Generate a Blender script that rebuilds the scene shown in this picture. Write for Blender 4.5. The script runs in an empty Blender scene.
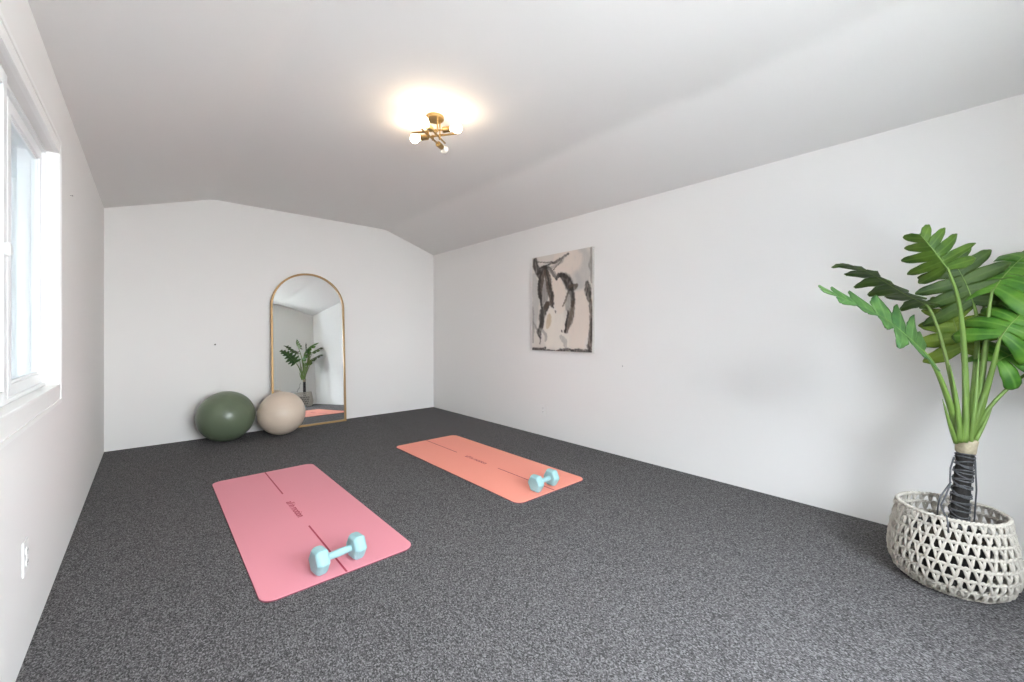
import bpy, bmesh, math, random
from mathutils import Vector, Matrix, noise

random.seed(7)
SC = bpy.context.scene
COL = SC.collection
PI = math.pi

# ------------------------------------------------------------------ camera
F_PX, CX, HORIZON, EYE = 409.0, 512.0, 333.0, 1.10
YAW = math.atan((CX - 150.0) / F_PX)            # camera turned right of the room's long axis
cam_data = bpy.data.cameras.new('camera')
cam = bpy.data.objects.new('camera', cam_data)
COL.objects.link(cam)
cam_data.sensor_fit = 'HORIZONTAL'
cam_data.sensor_width = 36.0
cam_data.lens = F_PX / 1024.0 * 36.0
cam_data.shift_y = -(341.0 - HORIZON) / 1024.0
cam_data.clip_start = 0.02
cam.location = (0, 0, EYE)
cam.rotation_euler = (PI / 2, 0, -YAW)
SC.camera = cam

# ------------------------------------------------------------------ sky, exposure
SKY_STRENGTH = 23.0
world = bpy.data.worlds.new('sky')
SC.world = world
world.use_nodes = True
nt = world.node_tree
nt.nodes.clear()
w_out = nt.nodes.new('ShaderNodeOutputWorld')
w_bg = nt.nodes.new('ShaderNodeBackground')
w_tc = nt.nodes.new('ShaderNodeTexCoord')
w_sep = nt.nodes.new('ShaderNodeSeparateXYZ')
w_ramp = nt.nodes.new('ShaderNodeValToRGB')
nt.links.new(w_tc.outputs['Generated'], w_sep.inputs[0])
nt.links.new(w_sep.outputs['Z'], w_ramp.inputs[0])
w_ramp.color_ramp.elements[0].position = 0.0
w_ramp.color_ramp.elements[0].color = (0.86, 0.86, 0.89, 1)
w_ramp.color_ramp.elements[1].position = 0.7
w_ramp.color_ramp.elements[1].color = (0.82, 0.84, 0.92, 1)
nt.links.new(w_ramp.outputs[0], w_bg.inputs['Color'])
w_bg.inputs['Strength'].default_value = SKY_STRENGTH
nt.links.new(w_bg.outputs[0], w_out.inputs[0])

LAMP_STRENGTH = 46.0                            # glow of the lit bulbs
SC.view_settings.view_transform = 'Standard'
SC.view_settings.look = 'None'
SC.view_settings.gamma = 1.0
SC.view_settings.use_curve_mapping = False
SC.view_settings.exposure = 0.44
SC.cycles.max_bounces = 16
SC.cycles.diffuse_bounces = 10
SC.cycles.transparent_max_bounces = 16

# room numbers (metres; X across, Y along the room, camera above the origin)
XL, XR, YB, YF = -0.318, 3.157, 5.33, -0.72
ZW, ZC, XC0, XC1 = 2.255, 2.512, 0.497, 2.405
WT = 0.14                                       # wall thickness
WY0, WY1, WZ0, WZ1 = 1.24, 2.71, 0.860, 1.902   # window opening in the left wall
FX0, FX1, FZ0, FZ1 = 0.10, 2.08, 0.60, 2.10            # opening of the added fill window in the end wall behind the camera


def at(px, py, d):
    """point seen at a photo pixel, d metres along the viewing axis"""
    r = Vector((math.cos(YAW), -math.sin(YAW), 0))
    f = Vector((math.sin(YAW), math.cos(YAW), 0))
    return Vector((0, 0, EYE)) + d * (f + r * ((px - CX) / F_PX) + Vector((0, 0, 1)) * ((HORIZON - py) / F_PX))


def at_z(px, py, z):
    d = F_PX * (EYE - z) / (py - HORIZON)
    return at(px, py, d)


# ------------------------------------------------------------------ helpers
def link(name, me, mat=None, parent=None, smooth=False):
    o = bpy.data.objects.new(name, me)
    COL.objects.link(o)
    if mat is not None:
        for m in (mat if isinstance(mat, (list, tuple)) else [mat]):
            me.materials.append(m)
    if parent is not None:
        o.parent = parent
    if smooth:
        for p in me.polygons:
            p.use_smooth = True
    return o


def tag(o, label, cat, group=None, kind=None):
    o['label'] = label
    o['category'] = cat
    if group:
        o['group'] = group
    if kind:
        o['kind'] = kind
    return o


def empty(name, loc=(0, 0, 0), rot=(0, 0, 0)):
    o = bpy.data.objects.new(name, None)
    o.empty_display_size = 0.05
    COL.objects.link(o)
    o.location = loc
    o.rotation_euler = rot
    return o


def rot_frames(pts, closed=False):
    n = len(pts)
    T = []
    for i in range(n):
        if closed:
            t = pts[(i + 1) % n] - pts[i - 1]
        else:
            t = pts[min(i + 1, n - 1)] - pts[max(i - 1, 0)]
        T.append(t.normalized() if t.length > 1e-9 else Vector((0, 0, 1)))
    ref = Vector((0, 0, 1)) if abs(T[0].z) < 0.9 else Vector((1, 0, 0))
    u = (ref - T[0] * ref.dot(T[0])).normalized()
    out = []
    for t in T:
        u = (u - t * u.dot(t))
        u = u.normalized() if u.length > 1e-6 else t.orthogonal().normalized()
        out.append((t, u, t.cross(u)))
    return out


class MB:
    """collects shapes and links them as ONE mesh object"""

    def __init__(s):
        s.v, s.f, s.m = [], [], []

    def add(s, vs, fs, mi=0):
        b = len(s.v)
        s.v += [tuple(v) for v in vs]
        s.f += [tuple(i + b for i in f) for f in fs]
        s.m += [mi] * len(fs)

    def box(s, lo, hi, mi=0):
        x0, y0, z0 = lo
        x1, y1, z1 = hi
        s.add([(x0, y0, z0), (x1, y0, z0), (x1, y1, z0), (x0, y1, z0), (x0, y0, z1), (x1, y0, z1), (x1, y1, z1), (x0, y1, z1)],
              [(0, 3, 2, 1), (4, 5, 6, 7), (0, 1, 5, 4), (1, 2, 6, 5), (2, 3, 7, 6), (3, 0, 4, 7)], mi)

    def tube(s, pts, rad, n=8, closed=False, caps=True, mi=0):
        pts = [Vector(p) for p in pts]
        fr = rot_frames(pts, closed)
        L = len(pts)
        vs, fs = [], []
        for i, p in enumerate(pts):
            r = rad[i] if isinstance(rad, (list, tuple)) else rad
            t, u, w = fr[i]
            for k in range(n):
                a = 2 * PI * k / n
                vs.append(p + u * (r * math.cos(a)) + w * (r * math.sin(a)))
        for i in range(L if closed else L - 1):
            j = (i + 1) % L
            for k in range(n):
                k2 = (k + 1) % n
                fs.append((i * n + k, i * n + k2, j * n + k2, j * n + k))
        if caps and not closed:
            fs.append(tuple(range(n - 1, -1, -1)))
            fs.append(tuple((L - 1) * n + k for k in range(n)))
        s.add(vs, fs, mi)

    def lathe(s, prof, n=32, axis=None, origin=(0, 0, 0), mi=0):
        """prof: list of (radius, height) turned about `axis` through origin"""
        ax = Vector(axis or (0, 0, 1)).normalized()
        u = ax.orthogonal().normalized()
        w = ax.cross(u)
        o = Vector(origin)
        vs, fs = [], []
        for (r, h) in prof:
            for k in range(n):
                a = 2 * PI * k / n
                vs.append(o + ax * h + u * (r * math.cos(a)) + w * (r * math.sin(a)))
        for i in range(len(prof) - 1):
            for k in range(n):
                k2 = (k + 1) % n
                fs.append((i * n + k, i * n + k2, (i + 1) * n + k2, (i + 1) * n + k))
        s.add(vs, fs, mi)

    def prism(s, poly, z0, z1, mi=0):
        n = len(poly)
        vs = [(x, y, z0) for x, y in poly] + [(x, y, z1) for x, y in poly]
        fs = [tuple(range(n - 1, -1, -1)), tuple(range(n, 2 * n))]
        fs += [(i, (i + 1) % n, n + (i + 1) % n, n + i) for i in range(n)]
        s.add(vs, fs, mi)

    def build(s, name, mat=None, parent=None, smooth=False, merge=0.0, bevel=0.0, bevel_seg=2, fix=True):
        me = bpy.data.meshes.new(name)
        me.from_pydata(s.v, [], s.f)
        me.polygons.foreach_set('material_index', s.m)
        bm = bmesh.new()
        bm.from_mesh(me)
        if merge:
            bmesh.ops.remove_doubles(bm, verts=bm.verts, dist=merge)
        if bevel:
            es = [e for e in bm.edges if len(e.link_faces) == 2 and e.calc_face_angle(0) > 0.5]
            bmesh.ops.bevel(bm, geom=es, offset=bevel, segments=bevel_seg, profile=0.5, affect='EDGES', clamp_overlap=True)
        if fix:
            bmesh.ops.recalc_face_normals(bm, faces=bm.faces)
        bm.to_mesh(me)
        bm.free()
        return link(name, me, mat, parent, smooth)


# ------------------------------------------------------------------ materials
def new_mat(name):
    m = bpy.data.materials.new(name)
    m.use_nodes = True
    return m, m.node_tree.nodes, m.node_tree.links, m.node_tree.nodes['Principled BSDF']


def plain(name, col, rough=0.5, metal=0.0, spec=0.5, bump=0.0, scale=200.0, var=0.0, coat=0.0):
    m, N, L, b = new_mat(name)
    b.inputs['Base Color'].default_value = (*col, 1)
    b.inputs['Roughness'].default_value = rough
    b.inputs['Metallic'].default_value = metal
    b.inputs['Specular IOR Level'].default_value = spec
    b.inputs['Coat Weight'].default_value = coat
    if bump or var:
        tc = N.new('ShaderNodeTexCoord')
        nz = N.new('ShaderNodeTexNoise')
        nz.inputs['Scale'].default_value = scale
        nz.inputs['Detail'].default_value = 4
        L.new(tc.outputs['Object'], nz.inputs['Vector'])
        if bump:
            bp = N.new('ShaderNodeBump')
            bp.inputs['Strength'].default_value = bump
            bp.inputs['Distance'].default_value = 0.002
            L.new(nz.outputs['Fac'], bp.inputs['Height'])
            L.new(bp.outputs[0], b.inputs['Normal'])
        if var:
            mx = N.new('ShaderNodeMix')
            mx.data_type = 'RGBA'
            mx.inputs[6].default_value = (*[c * (1 - var) for c in col], 1)
            mx.inputs[7].default_value = (*[min(1, c * (1 + var)) for c in col], 1)
            L.new(nz.outputs['Fac'], mx.inputs[0])
            L.new(mx.outputs[2], b.inputs['Base Color'])
    return m


def carpet_mat():
    m, N, L, b = new_mat('carpet_loops')
    tc = N.new('ShaderNodeTexCoord')
    mp = N.new('ShaderNodeMapping')
    mp.inputs['Scale'].default_value = (1.0, 0.62, 1.0)
    L.new(tc.outputs['Object'], mp.inputs[0])
    vo = N.new('ShaderNodeTexVoronoi')
    vo.inputs['Scale'].default_value = 280
    L.new(mp.outputs[0], vo.inputs['Vector'])
    sep = N.new('ShaderNodeSeparateColor')
    L.new(vo.outputs['Color'], sep.inputs[0])
    nz = N.new('ShaderNodeTexNoise')
    nz.inputs['Scale'].default_value = 185
    nz.inputs['Detail'].default_value = 5
    nz.inputs['Roughness'].default_value = 0.75
    L.new(mp.outputs[0], nz.inputs['Vector'])
    mr = N.new('ShaderNodeMapRange')
    mr.inputs['From Min'].default_value = 0.32
    mr.inputs['From Max'].default_value = 0.68
    L.new(nz.outputs['Fac'], mr.inputs[0])
    ad = N.new('ShaderNodeMix')
    ad.data_type = 'FLOAT'
    ad.inputs[0].default_value = 0.5
    L.new(sep.outputs[0], ad.inputs[2])
    L.new(mr.outputs[0], ad.inputs[3])
    rp = N.new('ShaderNodeValToRGB')
    e = rp.color_ramp.elements
    e[0].position, e[0].color = 0.18, (0.029, 0.0275, 0.0275, 1)
    e[1].position, e[1].color = 0.85, (0.262, 0.256, 0.26, 1)
    k = e.new(0.5)
    k.color = (0.092, 0.0885, 0.0895, 1)
    L.new(ad.outputs[0], rp.inputs[0])
    L.new(rp.outputs[0], b.inputs['Base Color'])
    b.inputs['Roughness'].default_value = 0.95
    b.inputs['Specular IOR Level'].default_value = 0.15
    bp = N.new('ShaderNodeBump')
    bp.inputs['Strength'].default_value = 0.6
    bp.inputs['Distance'].default_value = 0.004
    L.new(ad.outputs[0], bp.inputs['Height'])
    L.new(bp.outputs[0], b.inputs['Normal'])
    return m


def glass_mat():
    m, N, L, b = new_mat('window_glass')
    N.remove(b)
    out = N['Material Output']
    tr = N.new('ShaderNodeBsdfTransparent')
    tr.inputs[0].default_value = (0.93, 0.96, 0.96, 1)
    gl = N.new('ShaderNodeBsdfGlossy')
    gl.inputs['Roughness'].default_value = 0.02
    fr = N.new('ShaderNodeFresnel')
    fr.inputs[0].default_value = 1.45
    mx = N.new('ShaderNodeMixShader')
    ge = N.new('ShaderNodeNewGeometry')              # the far face of the pane adds no second reflection
    iv = N.new('ShaderNodeMath')
    iv.operation = 'SUBTRACT'
    iv.inputs[0].default_value = 1.0
    L.new(ge.outputs['Backfacing'], iv.inputs[1])
    mu = N.new('ShaderNodeMath')
    mu.operation = 'MULTIPLY'
    L.new(fr.outputs[0], mu.inputs[0])
    L.new(iv.outputs[0], mu.inputs[1])
    L.new(mu.outputs[0], mx.inputs[0])
    L.new(tr.outputs[0], mx.inputs[1])
    L.new(gl.outputs[0], mx.inputs[2])
    L.new(mx.outputs[0], out.inputs[0])
    return m


def emit_mat(name, col, strength):
    m, N, L, b = new_mat(name)
    b.inputs['Base Color'].default_value = (0.9, 0.9, 0.88, 1)
    b.inputs['Emission Color'].default_value = (*col, 1)
    b.inputs['Emission Strength'].default_value = strength
    return m


def leaf_mat(name, c0, c1, vein, rough=0.46):
    m, N, L, b = new_mat(name)
    tc = N.new('ShaderNodeTexCoord')
    nz = N.new('ShaderNodeTexNoise')
    nz.inputs['Scale'].default_value = 16
    nz.inputs['Detail'].default_value = 3
    L.new(tc.outputs['Object'], nz.inputs['Vector'])
    mx = N.new('ShaderNodeMix')
    mx.data_type = 'RGBA'
    mx.inputs[6].default_value = (*c0, 1)
    mx.inputs[7].default_value = (*c1, 1)
    mr = N.new('ShaderNodeMapRange')
    mr.inputs['From Min'].default_value = 0.35
    mr.inputs['From Max'].default_value = 0.65
    L.new(nz.outputs['Fac'], mr.inputs[0])
    L.new(mr.outputs[0], mx.inputs[0])
    # veins run out along every lobe (stored per corner as uv.y across the lobe)
    uv = N.new('ShaderNodeUVMap')
    sp = N.new('ShaderNodeSeparateXYZ')
    L.new(uv.outputs[0], sp.inputs[0])
    sub = N.new('ShaderNodeMath')
    sub.operation = 'SUBTRACT'
    sub.inputs[1].default_value = 0.5
    L.new(sp.outputs['Y'], sub.inputs[0])
    ab = N.new('ShaderNodeMath')
    ab.operation = 'ABSOLUTE'
    L.new(sub.outputs[0], ab.inputs[0])
    m2 = N.new('ShaderNodeMapRange')
    m2.inputs['From Min'].default_value = 0.02
    m2.inputs['From Max'].default_value = 0.10
    m2.inputs['To Min'].default_value = 0.55
    m2.inputs['To Max'].default_value = 0.0
    L.new(ab.outputs[0], m2.inputs[0])
    mv = N.new('ShaderNodeMix')
    mv.data_type = 'RGBA'
    L.new(m2.outputs[0], mv.inputs[0])
    L.new(mx.outputs[2], mv.inputs[6])
    mv.inputs[7].default_value = (*vein, 1)
    L.new(mv.outputs[2], b.inputs['Base Color'])
    b.inputs['Roughness'].default_value = rough
    b.inputs['Specular IOR Level'].default_value = 0.25
    bp = N.new('ShaderNodeBump')
    bp.inputs['Strength'].default_value = 0.35
    bp.inputs['Distance'].default_value = 0.002
    L.new(m2.outputs[0], bp.inputs['Height'])
    L.new(bp.outputs[0], b.inputs['Normal'])
    return m


M = {}
M['wall'] = plain('wall_paint', (0.80, 0.785, 0.765), 0.75, bump=0.06, scale=90, spec=0.3)
M['ceiling'] = plain('ceiling_paint', (0.74, 0.73, 0.715), 0.8, bump=0.06, scale=90, spec=0.25)
M['trim'] = plain('white_trim_paint', (0.82, 0.81, 0.79), 0.4, bump=0.03, scale=60)
M['vinyl'] = plain('white_vinyl', (0.80, 0.81, 0.81), 0.35, bump=0.02, scale=60)
M['carpet'] = carpet_mat()
M['glass'] = glass_mat()
M['latch'] = plain('latch_plastic', (0.83, 0.85, 0.82), 0.3)
M['siding'] = plain('added_screen_siding', (0.27, 0.30, 0.34), 0.8, bump=0.1, scale=30, var=0.1)
M['ground'] = plain('outdoor_ground', (0.64, 0.62, 0.59), 0.95, bump=0.2, scale=30, var=0.25)

# ------------------------------------------------------------------ room shell
mb = MB()
mb.box((XL - WT, YF - WT, -0.06), (XR + WT, YB + WT, 0.0))
tag(mb.build('floor', M['carpet']), 'dark grey flecked loop pile carpet covering the whole floor', 'floor', kind='structure')

# ceiling: flat middle strip between two slopes, soft creases
prof = [(XL - 0.10, ZW - 0.10 * (ZC - ZW) / (XC0 - XL)), (XL, ZW)]
for xc, sgn in ((XC0, 1), (XC1, -1)):
    p0 = Vector((XL, ZW)) if sgn > 0 else Vector((XC0, ZC))
    pc = Vector((xc, ZC))
    p1 = Vector((XC1, ZC)) if sgn > 0 else Vector((XR, ZW))
    a = pc + (p0 - pc).normalized() * 0.06
    c = pc + (p1 - pc).normalized() * 0.06
    for k in range(7):
        t = k / 6
        q = a * (1 - t) ** 2 + pc * 2 * t * (1 - t) + c * t * t
        prof.append((q.x, q.y))
prof += [(XR, ZW), (XR + 0.10, ZW - 0.10 * (ZC - ZW) / (XR - XC1))]
mb = MB()
n = len(prof)
vs = []
for y in (YF - WT, YB + WT):
    vs += [(x, y, z) for x, z in prof] + [(x, y, z + 0.08) for x, z in prof]
fs = []
for i in range(n - 1):
    fs.append((i, i + 1, 2 * n + i + 1, 2 * n + i))
    fs.append((n + i, 3 * n + i, 3 * n + i + 1, n + i + 1))
fs.append((0, 2 * n, 3 * n, n))
fs.append((n - 1, 2 * n - 1, 4 * n - 1, 3 * n - 1))
mb.add(vs, fs)
tag(mb.build('ceiling', M['ceiling']), 'white vaulted ceiling, flat strip between two slopes', 'ceiling', kind='structure')

mb = MB()
mb.box((XR, YF - WT, 0), (XR + WT, YB + WT, ZW + 0.02))
tag(mb.build('wall_right', M['wall']), 'long plain white wall on the right behind canvas and plant', 'wall', kind='structure')


def end_wall(y0, y1):
    poly = [(XL - WT, 0), (XR + WT, 0), (XR + WT, ZW), (XR, ZW + 0.02), (XC1, ZC + 0.03), (XC0, ZC + 0.03), (XL, ZW + 0.02), (XL - WT, ZW)]
    n = len(poly)
    b = MB()
    vs = [(x, y0, z) for x, z in poly] + [(x, y1, z) for x, z in poly]
    fs = [tuple(range(n)), tuple(range(2 * n - 1, n - 1, -1))] + [(i, n + i, n + (i + 1) % n, (i + 1) % n) for i in range(n)]
    b.add(vs, fs)
    return b


tag(end_wall(YB, YB + WT).build('wall_back', M['wall']), 'white gabled end wall behind the arched mirror and balls', 'wall', kind='structure')
mb = MB()
y0, y1 = YF - WT, YF
mb.box((XL - WT, y0, 0), (XR + WT, y1, FZ0))
mb.box((XL - WT, y0, FZ0), (FX0, y1, FZ1))
mb.box((FX1, y0, FZ0), (XR + WT, y1, FZ1))
poly = [(XL - WT, FZ1), (XR + WT, FZ1), (XR + WT, ZW), (XR, ZW + 0.02), (XC1, ZC + 0.03), (XC0, ZC + 0.03), (XL, ZW + 0.02), (XL - WT, ZW)]
mb.add([(x, y0, z) for x, z in poly] + [(x, y1, z) for x, z in poly],
       [tuple(range(8)), tuple(range(15, 7, -1))] + [(i, 8 + i, 8 + (i + 1) % 8, (i + 1) % 8) for i in range(8)])
tag(mb.build('wall_front', M['wall']), 'plain white end wall seen only in the mirror', 'wall', kind='structure')

mb = MB()
mb.box((XL - WT, YF - WT, 0), (XL, YB + WT, WZ0))
mb.box((XL - WT, YF - WT, WZ1), (XL, YB + WT, ZW + 0.02))
mb.box((XL - WT, YF - WT, WZ0), (XL, WY0, WZ1))
mb.box((XL - WT, WY1, WZ0), (XL, YB + WT, WZ1))
tag(mb.build('wall_left', M['wall']), 'white left wall holding the sliding window', 'wall', kind='structure')

def window(name, loc, rz, u0, u1, z0, z1, sashes, label, posts=()):
    """local axes: x along the wall, y out of the room, z up from the floor"""
    r = empty(name, loc, (0, 0, rz))
    tag(r, label, 'window', kind='structure')
    b = MB()
    cw = 0.078
    for (w0, w1, t) in ((0.0, 0.020, 0.016), (0.020, 0.060, 0.010), (0.060, cw, 0.014)):   # moulded profile
        b.box((u1 + w0, -t, z0 - w1), (u1 + w1, 0, z1 + w1))
        b.box((u0 - w1, -t, z0 - w1), (u0 - w0, 0, z1 + w1))
        b.box((u0 - w0, -t, z1 + w0), (u1 + w0, 0, z1 + w1))
        b.box((u0 - w0, -t, z0 - w1), (u1 + w0, 0, z0 - w0))
    b.build('window_casing', M['trim'], r)
    b = MB()
    b.box((u0, -0.0165, z0 - 0.004), (u1 + 0.004, 0.026, z0 + 0.012))
    b.build('window_sill', M['trim'], r, bevel=0.003)
    b = MB()
    fw = 0.014
    y0, y1, zb = 0.024, WT, z0 + 0.012
    b.box((u1 - fw, y0, zb), (u1, y1, z1))
    b.box((u0, y0, zb), (u0 + fw, y1, z1))
    b.box((u0 + fw, y0, z1 - fw), (u1 - fw, y1, z1))
    b.box((u0 + fw, y0, zb), (u1 - fw, y1, zb + fw))
    for (p0, p1) in posts:                                # interlock post between the sashes
        b.box((p0, 0.038, zb + fw), (p1, 0.062, z1 - fw))
    b.build('window_frame', M['vinyl'], r, bevel=0.002)
    for (a, c, yo, latch) in sashes:
        st = 0.045
        lo_, hi_ = zb + fw - 0.006, z1 - fw + 0.006
        q0, q1 = yo, yo + 0.024
        b = MB()
        for (ua, ub, za, zc_) in ((a, a + st, lo_, hi_), (c - st, c, lo_, hi_), (a + st, c - st, lo_, lo_ + st), (a + st, c - st, hi_ - st, hi_)):
            b.box((ua, q0, za), (ub, q1, zc_))
        for (ua, ub, za, zc_) in ((a + st, a + st + .01, lo_ + st, hi_ - st), (c - st - .01, c - st, lo_ + st, hi_ - st),
                                  (a + st, c - st, lo_ + st, lo_ + st + .01), (a + st, c - st, hi_ - st - .01, hi_ - st)):
            b.box((ua, q0 + .006, za), (ub, q1 - .005, zc_))     # glazing bead
        sa = b.build('window_sash', M['vinyl'], r, bevel=0.0015)
        g = MB()
        g.box((a + st, q0 + .010, lo_ + st), (c - st, q0 + .014, hi_ - st))
        g.build('glass_pane', M['glass'], sa)
        if latch:
            k = MB()
            k.lathe([(0.0, 0.0), (0.020, 0.0), (0.020, 0.009), (0.016, 0.013), (0.0, 0.013)], 24, (0, -1, 0), (latch[0], q0, latch[1]))
            k.build('latch_knob', M['latch'], sa, smooth=True, merge=1e-5)
    # portal so the sky through the opening is sampled well
    pl = bpy.data.lights.new('window_daylight', 'AREA')
    pl.shape = 'RECTANGLE'
    pl.size, pl.size_y = u1 - u0, z1 - z0
    pl.cycles.is_portal = True
    po = bpy.data.objects.new('window_daylight', pl)
    COL.objects.link(po)
    m = Matrix.Translation(loc) @ Matrix.Rotation(rz, 4, 'Z')
    po.location = m @ Vector(((u0 + u1) / 2, WT + 0.02, (z0 + z1) / 2))
    po.rotation_euler = (-PI / 2, 0, rz)


window('window_1', (XL, 0, 0), PI / 2, WY0, WY1, WZ0, WZ1,
       ((2.13, WY1 - 0.010, 0.036, None), (WY0 + 0.010, 1.98, 0.012, (1.950, 1.355))),
       'white framed horizontal sliding window in the left wall', posts=((1.945, 2.165),))
window('added_fill_window', (0, YF, 0), PI, -FX1, -FX0, FZ0, FZ1,  # added window, unseen, lights the room from behind the camera
       ((-FX1 + 0.010, -(FX0 + FX1) / 2 + 0.03, 0.036, None), (-(FX0 + FX1) / 2 - 0.03, -FX0 - 0.010, 0.012, None)),
       'added unseen window behind the camera, bringing in fill daylight')

# ground outside, then added walls and roof that dim the left window
mb = MB()
mb.box((-30, -30, -0.42), (30, 40, -0.30))
tag(mb.build('ground', M['ground']), 'ground outside the window', 'ground', kind='structure')
mb = MB()
xe = -3.1  # added wall, set here to hold sky light off the right wall
for k in range(21):                               # lapped boards
    z = -0.3 + k * 0.16
    mb.add([(xe - .02, -9, z), (xe + 0.025, -9, z), (xe + 0.006, -9, z + 0.165), (xe - .02, -9, z + 0.165),
            (xe - .02, 24, z), (xe + 0.025, 24, z), (xe + 0.006, 24, z + 0.165), (xe - .02, 24, z + 0.165)],
           [(0, 1, 2, 3), (7, 6, 5, 4), (0, 4, 5, 1), (1, 5, 6, 2), (2, 6, 7, 3), (3, 7, 4, 0)])
tag(mb.build('added_sky_screen', M['siding']), 'added grey boarded wall cutting the sky light into the left window', 'wall', kind='structure')

mb = MB()  # added roof, keeps the left window from blowing out
mb.add([(XL - WT, YF - 1.0, 2.26), (XL - WT, YB + 1.5, 2.26), (XL - WT - 2.1, YB + 1.5, 2.10), (XL - WT - 2.1, YF - 1.0, 2.10),
        (XL - WT, YF - 1.0, 2.32), (XL - WT, YB + 1.5, 2.32), (XL - WT - 2.1, YB + 1.5, 2.16), (XL - WT - 2.1, YF - 1.0, 2.16)],
       [(0, 1, 2, 3), (7, 6, 5, 4), (0, 4, 5, 1), (1, 5, 6, 2), (2, 6, 7, 3), (3, 7, 4, 0)])
tag(mb.build('added_shade_roof', M['trim']), 'added white roof shading the left window from outside', 'roof', kind='structure')

for nm, y, lab in (('added_screen_far', 5.62, 'added grey boarded wall blocking light at the far end under the added roof'),
                   ('added_screen_near', -1.70, 'added grey boarded wall blocking light at the near end under the added roof')):
    mb = MB()  # added end walls, shut out sky light along the window
    for k in range(16):
        z = -0.3 + k * 0.155
        mb.add([(-3.09, y - .025, z), (-3.09, y + .1, z), (-3.09, y + .1, z + .16), (-3.09, y - .006, z + .16),
                (XL - WT - .002, y - .025, z), (XL - WT - .002, y + .1, z), (XL - WT - .002, y + .1, z + .16), (XL - WT - .002, y - .006, z + .16)],
               [(3, 2, 1, 0), (4, 5, 6, 7), (0, 1, 5, 4), (1, 2, 6, 5), (2, 3, 7, 6), (3, 0, 4, 7)])
    tag(mb.build(nm, M['siding']), lab, 'wall', kind='structure')

# ------------------------------------------------------------------ outlets and nails
M['plate'] = plain('outlet_plastic', (0.80, 0.79, 0.77), 0.35)
M['slot'] = plain('outlet_slot', (0.12, 0.12, 0.12), 0.6)


def outlet(name_loc, rz, label):
    r = empty('wall_outlet', name_loc, (0, 0, rz))       # local: x across, y out of the wall, z up
    tag(r, label, 'outlet')
    b = MB()
    b.box((-0.036, 0, -0.058), (0.036, 0.006, 0.058))
    b.build('cover_plate', M['plate'], r, bevel=0.003)
    for s in (-1, 1):
        b = MB()
        b.prism([(0.016 * math.cos(a) * 1.0, 0.0145 * math.sin(a)) for a in [2 * PI * k / 24 for k in range(24)]], 0.0, 0.0085)
        o = b.build('socket_face', M['plate'], r)
        for v in o.data.vertices:
            x, y, z = v.co
            v.co = (x, z, y + s * 0.0195)
        h = MB()
        for (x, w, hh) in ((-0.006, 0.0014, 0.0045), (0.006, 0.0014, 0.0036)):
            h.box((x - w, 0.0080, s * 0.0195 + 0.003 - hh), (x + w, 0.0089, s * 0.0195 + 0.003 + hh))
        h.box((-0.002, 0.0080, s * 0.0195 - 0.0105), (0.002, 0.0089, s * 0.0195 - 0.0065))
        h.build('socket_slots', M['slot'], o)
    b = MB()
    b.lathe([(0.0, 0.0055), (0.003, 0.0055), (0.003, 0.0075), (0.0, 0.0075)], 12, (0, 1, 0), (0, 0, 0))
    b.build('screw', M['plate'], r, merge=1e-5)
    return r


outlet((XR, 3.06, 0.275), PI / 2, 'white wall outlet low on the right wall below the canvas painting')
outlet((XL, 2.12, 0.345), -PI / 2, 'white wall outlet low on the left wall below the window')

M['nail'] = plain('dark_steel', (0.10, 0.095, 0.09), 0.5, metal=0.6)


def nail(p, out, r, label):
    b = MB()
    b.lathe([(0.0, -0.006), (r * .4, -0.006), (r * .4, 0.008), (r, 0.008), (r, 0.011), (0.0, 0.0115)], 12, out, p)
    tag(b.build('nail', M['nail'], smooth=False, merge=1e-5), label, 'nail')


nail((0.516, YB, 0.978), (0, -1, 0), 0.008, 'small dark nail in the back wall left of the arched mirror')
nail((XR, 2.074, 0.806), (-1, 0, 0), 0.004, 'tiny nail in the right wall just right of the canvas, below it')
nail((XL, 3.18, 1.83), (1, 0, 0), 0.0025, 'tiny nail in the left wall beside the window casing')

# ------------------------------------------------------------------ arched floor mirror
M['brass'] = plain('brushed_gold', (0.36, 0.225, 0.095), 0.42, metal=0.45, bump=0.05, scale=120)
M['mirror'] = plain('silvered_glass', (0.93, 0.95, 0.94), 0.0, metal=1.0)
M['backing'] = plain('mirror_backing', (0.20, 0.16, 0.12), 0.8)
MX0, MX1, MH = 1.022, 1.838, 1.815
mw = (MX1 - MX0) / 2
tilt = math.radians(3.4)
mir = empty('floor_mirror', ((MX0 + MX1) / 2, 5.189, 0.003), (-tilt, 0, 0))
tag(mir, 'tall arched mirror in a thin gold frame leaning on the back wall', 'mirror')


def arch(hw, bottom, top, n=40):
    zc = top - hw
    pts = [(-hw, bottom), (-hw, zc)]
    pts += [(-hw * math.cos(PI * k / n), zc + hw * math.sin(PI * k / n)) for k in range(1, n)]
    pts += [(hw, zc), (hw, bottom)]
    return pts


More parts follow.
